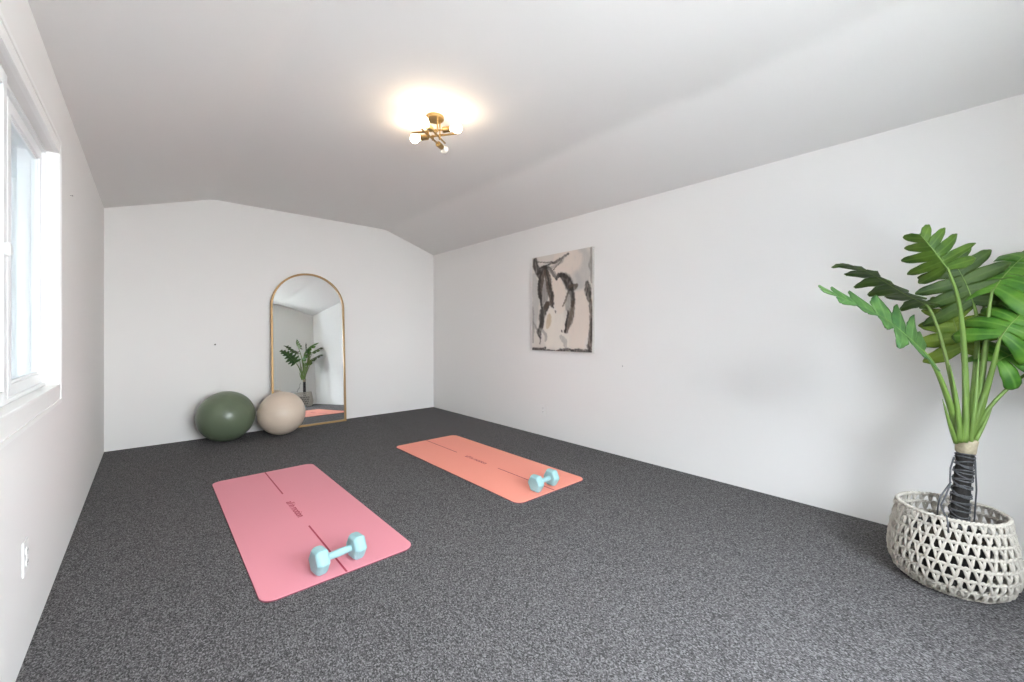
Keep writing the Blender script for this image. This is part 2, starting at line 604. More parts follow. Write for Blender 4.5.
outer = arch(mw, 0.0, MH)
inner = arch(mw - 0.021, 0.021, MH - 0.021)
n = len(outer)
b = MB()
dpt = 0.034
vs = [(x, 0, z) for x, z in outer] + [(x, 0, z) for x, z in inner] + [(x, dpt, z) for x, z in outer] + [(x, dpt, z) for x, z in inner]
fs = []
for i in range(n):
    j = (i + 1) % n
    fs += [(i, n + i, n + j, j), (2 * n + i, 2 * n + j, 3 * n + j, 3 * n + i), (i, j, 2 * n + j, 2 * n + i), (n + i, 3 * n + i, 3 * n + j, n + j)]
b.add(vs, fs)
b.build('mirror_frame', M['brass'], mir, bevel=0.002)
g = arch(mw - 0.018, 0.018, MH - 0.018)
n = len(g)
b = MB()
b.add([(x, 0.016, z) for x, z in g] + [(x, 0.020, z) for x, z in g],
      [tuple(range(n - 1, -1, -1)), tuple(range(n, 2 * n))] + [(i, (i + 1) % n, n + (i + 1) % n, n + i) for i in range(n)])
b.build('mirror_glass', M['mirror'], mir)
b = MB()
b.add([(x, 0.0215, z) for x, z in g] + [(x, 0.030, z) for x, z in g],
      [tuple(range(n - 1, -1, -1)), tuple(range(n, 2 * n))] + [(i, (i + 1) % n, n + (i + 1) % n, n + i) for i in range(n)])
b.build('back_panel', M['backing'], mir)

# ------------------------------------------------------------------ exercise balls
M['green_ball'] = plain('green_vinyl', (0.122, 0.156, 0.098), 0.32, spec=0.5, bump=0.02, scale=300)
M['beige_ball'] = plain('beige_vinyl', (0.64, 0.53, 0.425), 0.36, spec=0.5, bump=0.02, scale=300)


def ball(loc, R, mat, label, axis, ribs):
    r = empty('exercise_ball', (loc[0], loc[1], 0))
    tag(r, label, 'exercise ball', 'exercise balls by the mirror')
    ax = Vector(axis).normalized()
    prof = []
    N = 96
    for i in range(N + 1):
        a = PI * i / N
        rr = R
        for rb in ribs:                                   # faint moulded rings round the valve axis
            d = (a - rb) / 0.018
            rr += 0.0008 * math.exp(-d * d)
        prof.append((rr * math.sin(a), -rr * math.cos(a)))
    b = MB()
    b.lathe(prof, 72, ax, (0, 0, R))
    b.build('ball_shell', mat, r, smooth=True, merge=1e-5)
    b = MB()
    b.lathe([(0.0, R + 0.0035), (0.008, R + 0.0035), (0.011, R + 0.001), (0.014, R - 0.003), (0.0, R - 0.004)], 20, ax, (0, 0, R))
    b.build('air_plug', mat, r, smooth=True, merge=1e-5)


rib = [PI * k / 14 for k in (3, 4, 5, 6, 7, 8, 9, 10, 11)]
ball((0.582, 5.056), 0.2525, M['green_ball'], 'larger dark green exercise ball against the back wall', (0.5, 0.75, 0.4), rib)
ball((1.071, 4.985), 0.231, M['beige_ball'], 'smaller beige exercise ball in front of the mirror corner', (-0.05, 0.06, 1.0), rib)

# ------------------------------------------------------------------ yoga mats
CORAL = (0.86, 0.325, 0.25)
M['mat_foam'] = plain('coral_foam', CORAL, 0.65, spec=0.2, bump=0.1, scale=260)
M['mat_foam_daylit'] = plain('coral_foam_daylit', (0.72, 0.275, 0.325), 0.6, spec=0.3, bump=0.1, scale=260)  # same coral foam, cool daylight's pink shift put into its colour
M['mat_under'] = plain('plum_foam', (0.16, 0.035, 0.055), 0.7)
M['mat_ink'] = plain('dark_red_ink', (0.36, 0.018, 0.05), 0.6)


def rrect(x0, x1, y0, y1, r, n=8):
    pts = []
    for cx, cy, a0 in ((x1 - r, y1 - r, 0), (x0 + r, y1 - r, PI / 2), (x0 + r, y0 + r, PI), (x1 - r, y0 + r, 1.5 * PI)):
        for k in range(n + 1):
            a = a0 + PI / 2 * k / n
            pts.append((cx + r * math.cos(a), cy + r * math.sin(a)))
    return pts


def text_mesh(text, size):
    cu = bpy.data.curves.new('lettering', 'FONT')
    cu.body = text
    cu.size = size
    cu.align_x, cu.align_y = 'LEFT', 'CENTER'
    cu.extrude = 0.0002
    cu.offset = 0.0007
    tmp = bpy.data.objects.new('lettering_curve', cu)
    COL.objects.link(tmp)
    dg = bpy.context.evaluated_depsgraph_get()
    me = bpy.data.meshes.new_from_object(tmp.evaluated_get(dg))
    bpy.data.objects.remove(tmp)
    bpy.data.curves.remove(cu)
    me.name = 'lettering'
    return me


def lettering(text, size, mat, parent, loc, rz):
    """each printed word is a part of its own"""
    words, x = [], 0.0
    for w in text.split():
        me = text_mesh(w, size)
        words.append((me, x))
        x = x + max(v.co.x for v in me.vertices) + size * 0.24
    half = (x - size * 0.24) / 2
    rot = Matrix.Rotation(rz, 4, 'Z')
    for me, x in words:
        me.transform(rot @ Matrix.Translation((x - half, 0, 0)))
        me.materials.clear()
        o = link('lettering', me, mat, parent)
        o.location = loc
        o['label'] = 'dark red printed lettering'


def yoga_mat(x0, x1, y0, y1, label, segs, ty, curl, foam):
    cx, cy = (x0 + x1) / 2, (y0 + y1) / 2
    r = empty('yoga_mat', (cx, cy, 0))
    tag(r, label, 'yoga mat', 'yoga mats on the carpet')
    hx, hy = (x1 - x0) / 2, (y1 - y0) / 2

    def lay(z0, z1, inset, name, m):
        # grid sheet cut to the rounded outline, so that a corner can lift
        nx, ny = 24, 60
        rad = 0.058
        vs, fs = [], []
        for j in range(ny + 1):
            for i in range(nx + 1):
                u, v = 2 * i / nx - 1, math.sin(PI / 2 * (2 * j / ny - 1))
                y = v * (hy - inset)
                w = hx - inset
                e = abs(y) - (hy - inset - rad)
                if e > 0:
                    w = hx - inset - rad + math.sqrt(max(0, rad * rad - e * e))
                x = u * w
                dz = 0.0
                for (kx, ky, h, rr) in curl:
                    d = math.hypot(x - kx * hx, y - ky * hy) / rr
                    if d < 1:
                        dz += h * (1 - d) ** 2 * (1 + 2 * d)
                vs.append((x, y, dz))
        NN = (nx + 1) * (ny + 1)
        full = [(x, y, z + z0) for x, y, z in vs] + [(x, y, z + z1) for x, y, z in vs]
        idx = lambda i, j: j * (nx + 1) + i
        for j in range(ny):
            for i in range(nx):
                q = (idx(i, j), idx(i + 1, j), idx(i + 1, j + 1), idx(i, j + 1))
                fs.append(tuple(reversed(q)))
                fs.append(tuple(k + NN for k in q))
        ring = [idx(i, 0) for i in range(nx)] + [idx(nx, j) for j in range(ny)] + [idx(i, ny) for i in range(nx, 0, -1)] + [idx(0, j) for j in range(ny, 0, -1)]
        for k in range(len(ring)):
            a, c = ring[k], ring[(k + 1) % len(ring)]
            fs.append((a, c, c + NN, a + NN))
        bb = MB()
        bb.add(full, fs)
        return bb.build(name, m, r, merge=1e-5)

    u = lay(0.0, 0.0042, 0.0, 'underside_layer', M['mat_under'])
    u['label'] = 'dark plum underside layer'
    top = lay(0.0042, 0.0072, 0.0020, 'top_layer', foam)
    top['label'] = 'smooth coral top layer'
    for a, c in segs:
        bb = MB()
        bb.box((-0.0062, a - cy, 0.0066), (0.0022, c - cy, 0.0075))
        o = bb.build('centre_line', M['mat_ink'], r)
        o['label'] = 'thin dark red centre line'
    lettering('all in motion', 0.060, M['mat_ink'], r, (-0.002, ty - cy, 0.0073), -PI / 2)
    return r


yoga_mat(0.334, 1.020, 1.900, 3.690, 'coral yoga mat tinted with painted-in pink daylight nearer the window, carrying a pale blue dumbbell', ((3.11, 3.686), (1.904, 2.50)), 2.80, (), M['mat_foam_daylit'])
yoga_mat(1.764, 2.452, 1.930, 3.705, 'orange-coral yoga mat nearer the right wall, in front of the canvas painting', ((3.14, 3.70), (1.934, 2.55)), 2.85,
         (), M['mat_foam'])

# ------------------------------------------------------------------ dumbbells
M['neoprene'] = plain('pale_blue_neoprene', (0.29, 0.49, 0.505), 0.5, bump=0.08, scale=350, spec=0.4)


def dumbbell(p0, p1, ap, L, label):
    """p0, p1: centres of the two hex heads on the mat; ap: apothem; L: head length"""
    p0, p1 = Vector((p0[0], p0[1], 0)), Vector((p1[0], p1[1], 0))
    mid = (p0 + p1) / 2
    d = p1 - p0
    rz = math.atan2(d.y, d.x)
    sep = d.length
    r = empty('dumbbell', (mid.x, mid.y, 0.0072), (0, 0, rz))
    tag(r, label, 'dumbbell', 'pale blue dumbbells on the mats')
    R = ap / math.cos(PI / 6)
    for s in (-1, 1):
        b = MB()
        ring = []
        for (xx, k) in ((-L / 2, 0.80), (-L / 2 + 0.014, 1.0), (L / 2 - 0.014, 1.0), (L / 2, 0.80)):
            ring.append([(s * sep / 2 + xx, k * R * math.sin(a), ap + k * R * math.cos(a)) for a in [PI / 6 + PI / 3 * q for q in range(6)]])
        vs = [p for q in ring for p in q]
        fs = [tuple(range(5, -1, -1)), tuple(range(18, 24))]
        for i in range(3):
            for q in range(6):
                q2 = (q + 1) % 6
                fs.append((i * 6 + q, i * 6 + q2, i * 6 + 6 + q2, i * 6 + 6 + q))
        b.add(vs, fs)
        b.build('hex_head', M['neoprene'], r, bevel=0.006, bevel_seg=3)
    b = MB()
    h = sep / 2 - L / 2 + 0.004
    b.tube([(-h, 0, ap), (-h * .9, 0, ap), (-h * .5, 0, ap), (0, 0, ap), (h * .5, 0, ap), (h * .9, 0, ap), (h, 0, ap)],
           [.0175, .0155, .0165, .0175, .0165, .0155, .0175], 20)
    b.build('handle', M['neoprene'], r, smooth=True)
    return r


_a, _b = at_z(319.5, 562.0, 0.055), at_z(356.5, 547.0, 0.055)
dumbbell(_a, _b, 0.055, 0.060, 'pale blue hexagonal dumbbell on the mat nearer the window')
_a, _b = at_z(536.0, 484.3, 0.055), at_z(551.5, 478.0, 0.055)
dumbbell(_a, _b, 0.055, 0.058, 'pale blue hexagonal dumbbell on the mat nearer the right wall')

# ------------------------------------------------------------------ canvas painting on the right wall
M['canvas_edge'] = plain('canvas_edge', (0.55, 0.52, 0.48), 0.8, var=0.2, scale=25)
m, N, L, bs = new_mat('acrylic_paint')
at_ = N.new('ShaderNodeVertexColor')
at_.layer_name = 'paint'
L.new(at_.outputs['Color'], bs.inputs['Base Color'])
bs.inputs['Roughness'].default_value = 0.55
M['paint'] = m
AX, AY0, AY1, AZ0, AZ1 = XR - 0.034, 2.385, 3.195, 0.915, 1.915

TLx, TRx = (80, 120), (390, 62)


def uvp(x, y):
    u = (x - 72) / (392 - 72)
    yt, yb = 122 - 60 * u, 588 + 18 * u
    return (u, (y - yt) / (yb - yt))


DK = (0.022, 0.016, 0.013)
BR = (0.075, 0.05, 0.033)
GY = (0.22, 0.205, 0.19)
LG = (0.42, 0.41, 0.40)
PK = (0.74, 0.64, 0.56)
CR = (0.76, 0.70, 0.62)
OC = (0.48, 0.33, 0.15)
strokes = [  # colour, width (of canvas width), opacity, points
    (LG, .16, .55, [(330, 80), (350, 150), (345, 230)]), (LG, .12, .5, [(300, 190), (310, 270), (320, 330)]),
    (LG, .07, .6, [(85, 210), (95, 330), (85, 470)]), (GY, .03, .6, [(75, 370), (74, 450), (78, 545)]),
    (GY, .022, .7, [(78, 450), (100, 480), (125, 500)]), (LG, .06, .5, [(110, 180), (200, 150), (260, 120)]),
    (PK, .24, .8, [(215, 180), (250, 150), (300, 130)]), (CR, .24, .8, [(210, 430), (220, 500), (240, 560)]),
    (PK, .14, .9, [(205, 245), (225, 300), (235, 370)]), (PK, .20, .85, [(330, 330), (335, 430), (320, 550)]),
    (CR, .13, .85, [(175, 400), (165, 470), (170, 550)]), (OC, .05, .6, [(172, 415), (170, 445), (165, 470)]), (OC, .018, .5, [(394, 330), (394, 430)]),
    (DK, .06, .95, [(88, 128), (92, 160), (112, 195), (118, 215)]), (GY, .055, .8, [(138, 195), (125, 250), (128, 310), (132, 350)]),
    (BR, .055, .9, [(150, 178), (130, 215), (118, 270), (120, 320)]), (DK, .03, .9, [(130, 190), (112, 255), (120, 320), (128, 370)]),
    (GY, .05, .8, [(150, 240), (155, 300), (150, 340)]),
    (BR, .06, .95, [(148, 172), (165, 225), (175, 285), (190, 355)]), (DK, .025, .95, [(150, 170), (172, 250), (186, 320), (197, 372)]),
    (DK, .03, .9, [(110, 200), (140, 168), (180, 178), (208, 222)]), (GY, .035, .7, [(165, 180), (200, 200), (214, 225)]),
    (DK, .018, .85, [(120, 172), (180, 150), (240, 122), (275, 97)]), (DK, .012, .8, [(190, 185), (215, 160), (240, 130)]),
    (DK, .012, .7, [(105, 140), (160, 142), (200, 140)]), (GY, .03, .6, [(185, 170), (230, 140), (262, 108)]),
    (DK, .035, .95, [(212, 228), (225, 207), (245, 203), (262, 215)]), (DK, .075, .98, [(240, 205), (268, 230), (284, 262), (284, 285)]),
    (BR, .045, .9, [(284, 262), (302, 272), (318, 258)]), (DK, .05, .95, [(292, 280), (300, 330), (296, 365)]),
    (BR, .06, .9, [(300, 350), (292, 410), (278, 450), (262, 490)]), (DK, .022, .95, [(276, 395), (268, 440), (258, 495)]),
    (GY, .05, .7, [(282, 300), (272, 350), (276, 385)]), (BR, .015, .8, [(275, 290), (262, 330), (242, 368)]),
    (DK, .065, .97, [(163, 355), (142, 385), (130, 420), (127, 468)]), (BR, .04, .85, [(182, 345), (162, 355), (148, 372)]),
    (DK, .05, .85, [(126, 460), (112, 495), (116, 520)]), (DK, .012, .7, [(116, 510), (118, 560)]), (GY, .03, .6, [(126, 480), (150, 510), (150, 545)]),
    (DK, .055, .95, [(368, 248), (372, 290), (378, 335)]), (BR, .035, .85, [(384, 340), (386, 430), (384, 520), (378, 585)]),
    (DK, .018, .8, [(390, 380), (389, 480), (388, 590)]), (GY, .03, .7, [(388, 70), (386, 160), (388, 240)]),
    (DK, .028, .95, [(66, 588), (90, 586), (150, 580)]), (DK, .024, .9, [(140, 592), (220, 600), (262, 586), (300, 592)]), (DK, .032, .9, [(290, 596), (350, 598), (388, 600)]),
    (DK, .03, .7, [(372, 570), (382, 590)]), (DK, .014, .8, [(205, 392), (208, 402)]), (DK, .016, .8, [(238, 488), (240, 498)]), (GY, .04, .5, [(235, 520), (255, 545), (262, 580)]),
]
strokes = [(c, w, o, [uvp(*p) for p in pts]) for c, w, o, pts in strokes]
ASP = (AZ1 - AZ0) / (AY1 - AY0)


def seg_d(p, pts):
    best, bt = 9, 0
    for i in range(len(pts) - 1):
        ax, ay = pts[i][0], pts[i][1] * ASP
        bx, by = pts[i + 1][0], pts[i + 1][1] * ASP
        dx, dy = bx - ax, by - ay
        l2 = dx * dx + dy * dy or 1e-9
        t = max(0, min(1, ((p[0] - ax) * dx + (p[1] * ASP - ay) * dy) / l2))
        d = math.hypot(p[0] - ax - t * dx, p[1] * ASP - ay - t * dy)
        if d < best:
            best, bt = d, (i + t) / (len(pts) - 1)
    return best, bt


NU, NV = 110, 140
art = empty('canvas_painting', (XR, (AY0 + AY1) / 2, AZ0))
tag(art, 'abstract black, grey and cream painting on stretched canvas on the right wall', 'painting')
b = MB()
vs, cols = [], []
for j in range(NV + 1):
    for i in range(NU + 1):
        u, v = i / NU, j / NV
        q = Vector((u * 9, v * 11, 0.3))
        wu = u + 0.016 * noise.noise(q * 1.3) + 0.011 * noise.noise(q * 4) + 0.008 * noise.noise(Vector((u * 70, v * 18, 2)))
        wv = v + 0.014 * noise.noise(q * 1.3 + Vector((5, 2, 1))) + 0.006 * noise.noise(q * 4 + Vector((9, 2, 4)))
        k = 0.5 + 0.5 * noise.noise(Vector((u * 4, v * 5, 7)))
        c = [a * (1 - k) + d * k for a, d in zip((0.60, 0.545, 0.49), (0.70, 0.655, 0.60))]
        for (sc, w, op, pts) in strokes:
            d, t = seg_d((wu, wv), pts)
            w2 = w * 0.68 * (0.75 + 0.5 * math.sin(PI * min(1, max(0, t * .9 + .05))))
            if d < w2 * 1.5:
                bris = 0.97 + 0.35 * noise.noise(Vector((u * 45, v * 20, op * 10)))
                e = max(0, min(1, (w2 * 1.25 - d) / (w2 * 0.45)))
                a = op * e * max(0, min(1, bris))
                c = [x * (1 - a) + y * a for x, y in zip(c, sc)]
        cols.append(c)
        vs.append((AX - XR, (AY1 - AY0) * (0.5 - u), (AZ1 - AZ0) * (1 - v)))
fs = []
for j in range(NV):
    for i in range(NU):
        a = j * (NU + 1) + i
        fs.append((a, a + NU + 1, a + NU + 2, a + 1))
me = bpy.data.meshes.new('painted_face')
me.from_pydata(vs, [], fs)
ca = me.color_attributes.new('paint', 'FLOAT_COLOR', 'POINT')
ca.data.foreach_set('color', [x for c in cols for x in (*c, 1.0)])
face = link('painted_face', me, M['paint'], art)
b = MB()
hw = (AY1 - AY0) / 2
b.box((AX - XR + 0.0006, -hw, 0), (-0.002, hw, AZ1 - AZ0))
o = b.build('stretched_canvas', M['canvas_edge'], art)
# ------------------------------------------------------------------ ceiling light
M['lamp_brass'] = plain('aged_brass', (0.36, 0.25, 0.11), 0.38, metal=0.85)
M['bulb'] = emit_mat('lit_bulb', (1.0, 0.78, 0.54), LAMP_STRENGTH)
M['unlit_bulb'] = plain('frosted_glass', (0.70, 0.69, 0.67), 0.25)
lc = Vector((1.395, 2.335, ZC))
lamp = empty('ceiling_light', lc)
tag(lamp, 'brass flush ceiling light of four crossed rods with bare bulbs', 'ceiling light')
b = MB()
b.lathe([(0.0, -0.022), (0.050, -0.022), (0.056, -0.019), (0.058, -0.014), (0.058, 0.0), (0.0, 0.0)], 40)
b.build('canopy', M['lamp_brass'], lamp, merge=1e-5)
ZA, ZB = 2.412, 2.392
rods = [((412, 133), (450.5, 129), (459, 127.5), ZA, True), ((456.3, 133.6), (421, 137.8), (411, 140), ZA - .004, True),
        ((445, 143.2), (427.5, 125.5), (420, 116.5), ZB, True), ((422, 129.5), (441.5, 147), (446, 152), ZB - .003, False)]
for (p, q, bb_, z, lit) in rods:
    p, q = at_z(*p, z) - lc, at_z(*q, z) - lc
    ax = (q - p).normalized()
    b = MB()
    b.tube([p, q], 0.0062, 12)
    rod = b.build('rod', M['lamp_brass'], lamp, smooth=False)
    b = MB()
    b.lathe([(0.0, -0.052), (0.0165, -0.052), (0.0185, -0.048), (0.0185, 0.0), (0.015, 0.002), (0.0, 0.002)], 20, ax, q)
    b.build('lamp_socket', M['lamp_brass'], rod, merge=1e-5)
    b = MB()
    prof = [(0.0, 0.001), (0.012, 0.001), (0.0135, 0.012)]
    R = 0.029
    prof = prof[:3] + [(R * math.sin(math.radians(28 + k * 152 / 14)), 0.046 - R * math.cos(math.radians(28 + k * 152 / 14))) for k in range(15)]
    b.lathe(prof, 24, ax, q)
    o = b.build('bulb', M['bulb'] if lit else M['unlit_bulb'], rod, smooth=True, merge=1e-5)
    if not lit:
        o['label'] = 'unlit frosted bulb'
for (px, py) in ((437.6, 128.5), (440.0, 133.5)):
    e = at_z(px, py, ZA) - lc
    b = MB()
    b.tube([Vector((e.x, e.y, -0.018)), Vector((e.x, e.y, ZB - ZC - 0.004))], 0.0045, 10)
    b.build('stem', M['lamp_brass'], lamp)
for i in range(2):
    p, q, _, z, _l = rods[i]
    for j in (2, 3):
        p2, q2, _, z2, _l = rods[j]
        a0, a1 = at_z(*p, z) - lc, at_z(*q, z) - lc
        b0, b1 = at_z(*p2, z2) - lc, at_z(*q2, z2) - lc
        d1, d2 = (a1 - a0), (b1 - b0)
        den = d1.x * d2.y - d1.y * d2.x
        t = ((b0.x - a0.x) * d2.y - (b0.y - a0.y) * d2.x) / den
        c = a0 + d1 * t
        b = MB()
        b.lathe([(0.0, -0.026), (0.0075, -0.026), (0.0075, 0.006), (0.0, 0.006)], 12, (0, 0, 1), (c.x, c.y, z - ZC))
        b.build('rod_clamp', M['lamp_brass'], lamp, merge=1e-5)

# ------------------------------------------------------------------ rope basket
PC = Vector((2.666, 0.071, 0))
M['rope'] = plain('pale_rope', (0.50, 0.468, 0.412), 0.85, bump=0.5, scale=420, var=0.18, spec=0.2)
M['rope_in'] = plain('tan_lining_rope', (0.42, 0.28, 0.12), 0.85, bump=0.4, scale=300, var=0.2, spec=0.2)
bask = empty('rope_basket', PC)
tag(bask, 'off-white open crochet rope basket holding the potted plant by the right wall', 'basket')
BPROF = [(0.000, 0.150), (0.030, 0.180), (0.070, 0.196), (0.115, 0.202), (0.160, 0.198), (0.205, 0.191), (0.250, 0.182), (0.292, 0.175), (0.330, 0.171)]


def brad(z):
    for (z0, r0), (z1, r1) in zip(BPROF, BPROF[1:]):
        if z <= z1:
            t = (z - z0) / (z1 - z0)
            return r0 + (r1 - r0) * t
    return BPROF[-1][1]


NK = 38
rows = [0.010, 0.050, 0.097, 0.145, 0.192, 0.238, 0.282, 0.322]
rr = 0.0046
for i, z in enumerate(rows):
    b = MB()
    rim = i == len(rows) - 1
    for s in (-1, 1):                                  # two plies winding round each other
        pts = []
        nn = NK * 6
        for k in range(nn):
            a = 2 * PI * k / nn
            w = math.sin(a * NK + s * PI / 2)
            c = math.cos(a * NK + s * PI / 2)
            R = brad(z) + 0.0036 * c + 0.003 * noise.noise(Vector((a * 6, z * 40, 1)))
            zz = z + 0.0042 * w + 0.003 * noise.noise(Vector((a * 5, z * 30, 3)))
            pts.append((R * math.cos(a), R * math.sin(a), max(zz, rr)))
        b.tube(pts, rr if not rim else 0.0055, 6, closed=True)
    o = b.build('rim' if rim else 'rope_row', M['rope'], bask, smooth=True)
for i in range(len(rows) - 1):
    b = MB()
    z0, z1 = rows[i], rows[i + 1]
    for k in range(NK):
        a = 2 * PI * (k + 0.5 * (i % 2)) / NK + random.uniform(-.022, .022)
        for s in (-1, 1):                              # inverted V between two rows
            da = s * 0.40 * 2 * PI / NK
            pts = []
            for t in (0, .25, .5, .75, 1):
                aa = a + da * (1 - t) ** 0.8 * random.uniform(.92, 1.08) + s * 0.0055 / 0.2
                z = z0 + (z1 - z0) * t
                R = brad(z) + 0.004 * math.sin(PI * t) + random.uniform(-.002, .002)
                pts.append((R * math.cos(aa), R * math.sin(aa), max(z, rr)))
            b.tube(pts, [.0048, .0056, .0060, .0055, .0048], 6, caps=False)
    b.build('rope_stitches', M['rope'], bask, smooth=True)
b = MB()
for k in range(9):
    R = 0.148 - k * 0.0165
    b.tube([(R * math.cos(2 * PI * q / 40), R * math.sin(2 * PI * q / 40), 0.0085) for q in range(40)], 0.0082, 6, closed=True)
b.build('woven_bottom', M['rope'], bask, smooth=True)

# ------------------------------------------------------------------ monstera plant
M['leaf_dark'] = leaf_mat('dark_leaf', (0.024, 0.054, 0.009), (0.056, 0.100, 0.016), (0.08, 0.13, 0.03))
M['leaf_mid'] = leaf_mat('mid_green_leaf', (0.030, 0.075, 0.008), (0.075, 0.135, 0.016), (0.11, 0.18, 0.035))
M['leaf_light'] = leaf_mat('bright_leaf', (0.030, 0.115, 0.010), (0.090, 0.215, 0.022), (0.13, 0.26, 0.045))
M['leaf_yellow'] = leaf_mat('yellow_green_leaf', (0.070, 0.125, 0.010), (0.125, 0.185, 0.018), (0.16, 0.22, 0.04))
M['leaf_blue'] = leaf_mat('cool_green_leaf', (0.028, 0.080, 0.024), (0.065, 0.135, 0.036), (0.10, 0.18, 0.06))
M['petiole'] = plain('green_petiole', (0.135, 0.225, 0.042), 0.45, var=0.25, scale=14)
M['petiole_dark'] = plain('olive_petiole', (0.13, 0.19, 0.045), 0.5, var=0.3, scale=18)
M['trunk'] = plain('fibrous_trunk', (0.022, 0.020, 0.018), 0.9, bump=0.8, scale=120, var=0.5)
M['trunk_top'] = plain('pale_trunk_collar', (0.42, 0.36, 0.25), 0.8, bump=0.5, scale=80, var=0.35)
M['cord'] = plain('charcoal_cord', (0.085, 0.088, 0.096), 0.45, bump=0.4, scale=500, var=0.3)
M['pot'] = plain('black_nursery_pot', (0.018, 0.018, 0.018), 0.6)
M['moss'] = plain('dark_moss', (0.045, 0.035, 0.022), 0.95, bump=1.0, scale=90, var=0.5)

plant = empty('monstera_plant', PC + Vector((0, 0, 0.018)))
tag(plant, 'tall split-leaf plant with cord-wrapped trunk standing in the rope basket', 'plant')
PO = Vector(plant.location)


def loc(v):
    return Vector(v) - PO


# nursery pot hidden inside the basket
b = MB()
b.lathe([(0.0, 0.0), (0.105, 0.0), (0.128, 0.19), (0.134, 0.19), (0.134, 0.205), (0.124, 0.205), (0.118, 0.175), (0.0, 0.175)], 40)
b.build('nursery_pot', M['pot'], plant, merge=1e-5)
b = MB()
prof = [(0.0, 0.178)]
b.lathe([(0.117, 0.172), (0.10, 0.184), (0.06, 0.190), (0.0, 0.192)], 36)
b.build('moss_bed', M['moss'], plant, smooth=True, merge=1e-5)

TB, TT = at(957.5, 530, 1.825), at(965.5, 452, 1.815)       # trunk foot (at the rim) and top
tdir = (TT - TB).normalized()
foot = TB - tdir * ((TB.z - 0.20) / tdir.z)
b = MB()
pts, rads = [], []
for k in range(13):
    t = k / 12
    pts.append(loc(foot.lerp(TT, t)))
    rads.append(0.027 + 0.002 * (1 - t) + 0.0015 * math.sin(k * 2.3))
b.tube(pts, rads, 20)
b.build('trunk', M['trunk'], plant, smooth=True)
TTop = at(966.5, 440, 1.813)
b = MB()
b.tube([loc(TT - tdir * 0.004), loc(TT), loc(TT.lerp(TTop, .5)), loc(TTop), loc(TTop + tdir * 0.006)], [0.0285, 0.033, 0.0345, 0.037, 0.029], 20)
b.build('trunk_collar', M['trunk_top'], plant, smooth=True)
# cord criss-crossed round the trunk
b = MB()
turns = 10
for s, ph in ((1, 0.0), (-1, 0.9), (1, 2.6)):
    pts = []
    for k in range(turns * 16 + 1):
        t = k / (turns * 16)
        c = foot.lerp(TT, 0.08 + 0.91 * t)
        a = s * 2 * PI * (turns - 2.3 * (ph > 0.5) + 1.6 * (ph > 2)) * t + ph
        R = 0.0305 + 0.002 * (1 - t) + 0.0026 * noise.noise(Vector((t * 40, s, 2)))
        dz = (0.010 * math.sin(a + ph * 2) if s > 0 else 0.011 * math.sin(a + 1.2)) + 0.009 * noise.noise(Vector((t * 30, s, 5)))
        pts.append(loc(c + Vector((R * math.cos(a), R * math.sin(a), dz))))
    b.tube(pts, 0.0029, 6)
b.build('cord_wrap', M['cord'], plant, smooth=True)
b = MB()
b.tube([loc(at(x, y, d)) for x, y, d in ((974, 456, 1.80), (975.5, 462, 1.79), (975.8, 475, 1.785), (976.5, 490, 1.785), (975.5, 503, 1.79), (974.5, 518, 1.80), (973, 530, 1.82))], 0.0032, 6)
b.build('loose_cord', M['cord'], plant, smooth=True)
b = MB()
b.tube([loc(at(x, y, d)) for x, y, d in ((954, 457, 1.785), (950.5, 468, 1.775), (950, 485, 1.77), (946, 495, 1.765), (941, 505, 1.75), (943, 511, 1.72), (946.5, 516, 1.655), (948, 524, 1.642), (948.5, 533, 1.636))], 0.0030, 6)
b.build('loose_cord', M['cord'], plant, smooth=True)
b = MB()
b.tube([loc(at(x, y, d)) for x, y, d in ((951, 482, 1.77), (945, 490, 1.762), (940, 497, 1.755), (938, 506, 1.76), (937, 516, 1.78))], 0.0028, 6)
b.build('loose_cord', M['cord'], plant, smooth=True)


def catmull(P, n):
    P = [Vector(p) for p in P]
    Q = [P[0] * 2 - P[1]] + P + [P[-1] * 2 - P[-2]]
    out = []
    segs = len(P) - 1
    for k in range(n + 1):
        t = k / n * segs
        i = min(int(t), segs - 1)
        f = t - i
        a, b_, c, d = Q[i], Q[i + 1], Q[i + 2], Q[i + 3]
        out.append(0.5 * ((2 * b_) + (c - a) * f + (2 * a - 5 * b_ + 4 * c - d) * f * f + (3 * b_ - a - 3 * c + d) * f ** 3))
    return out


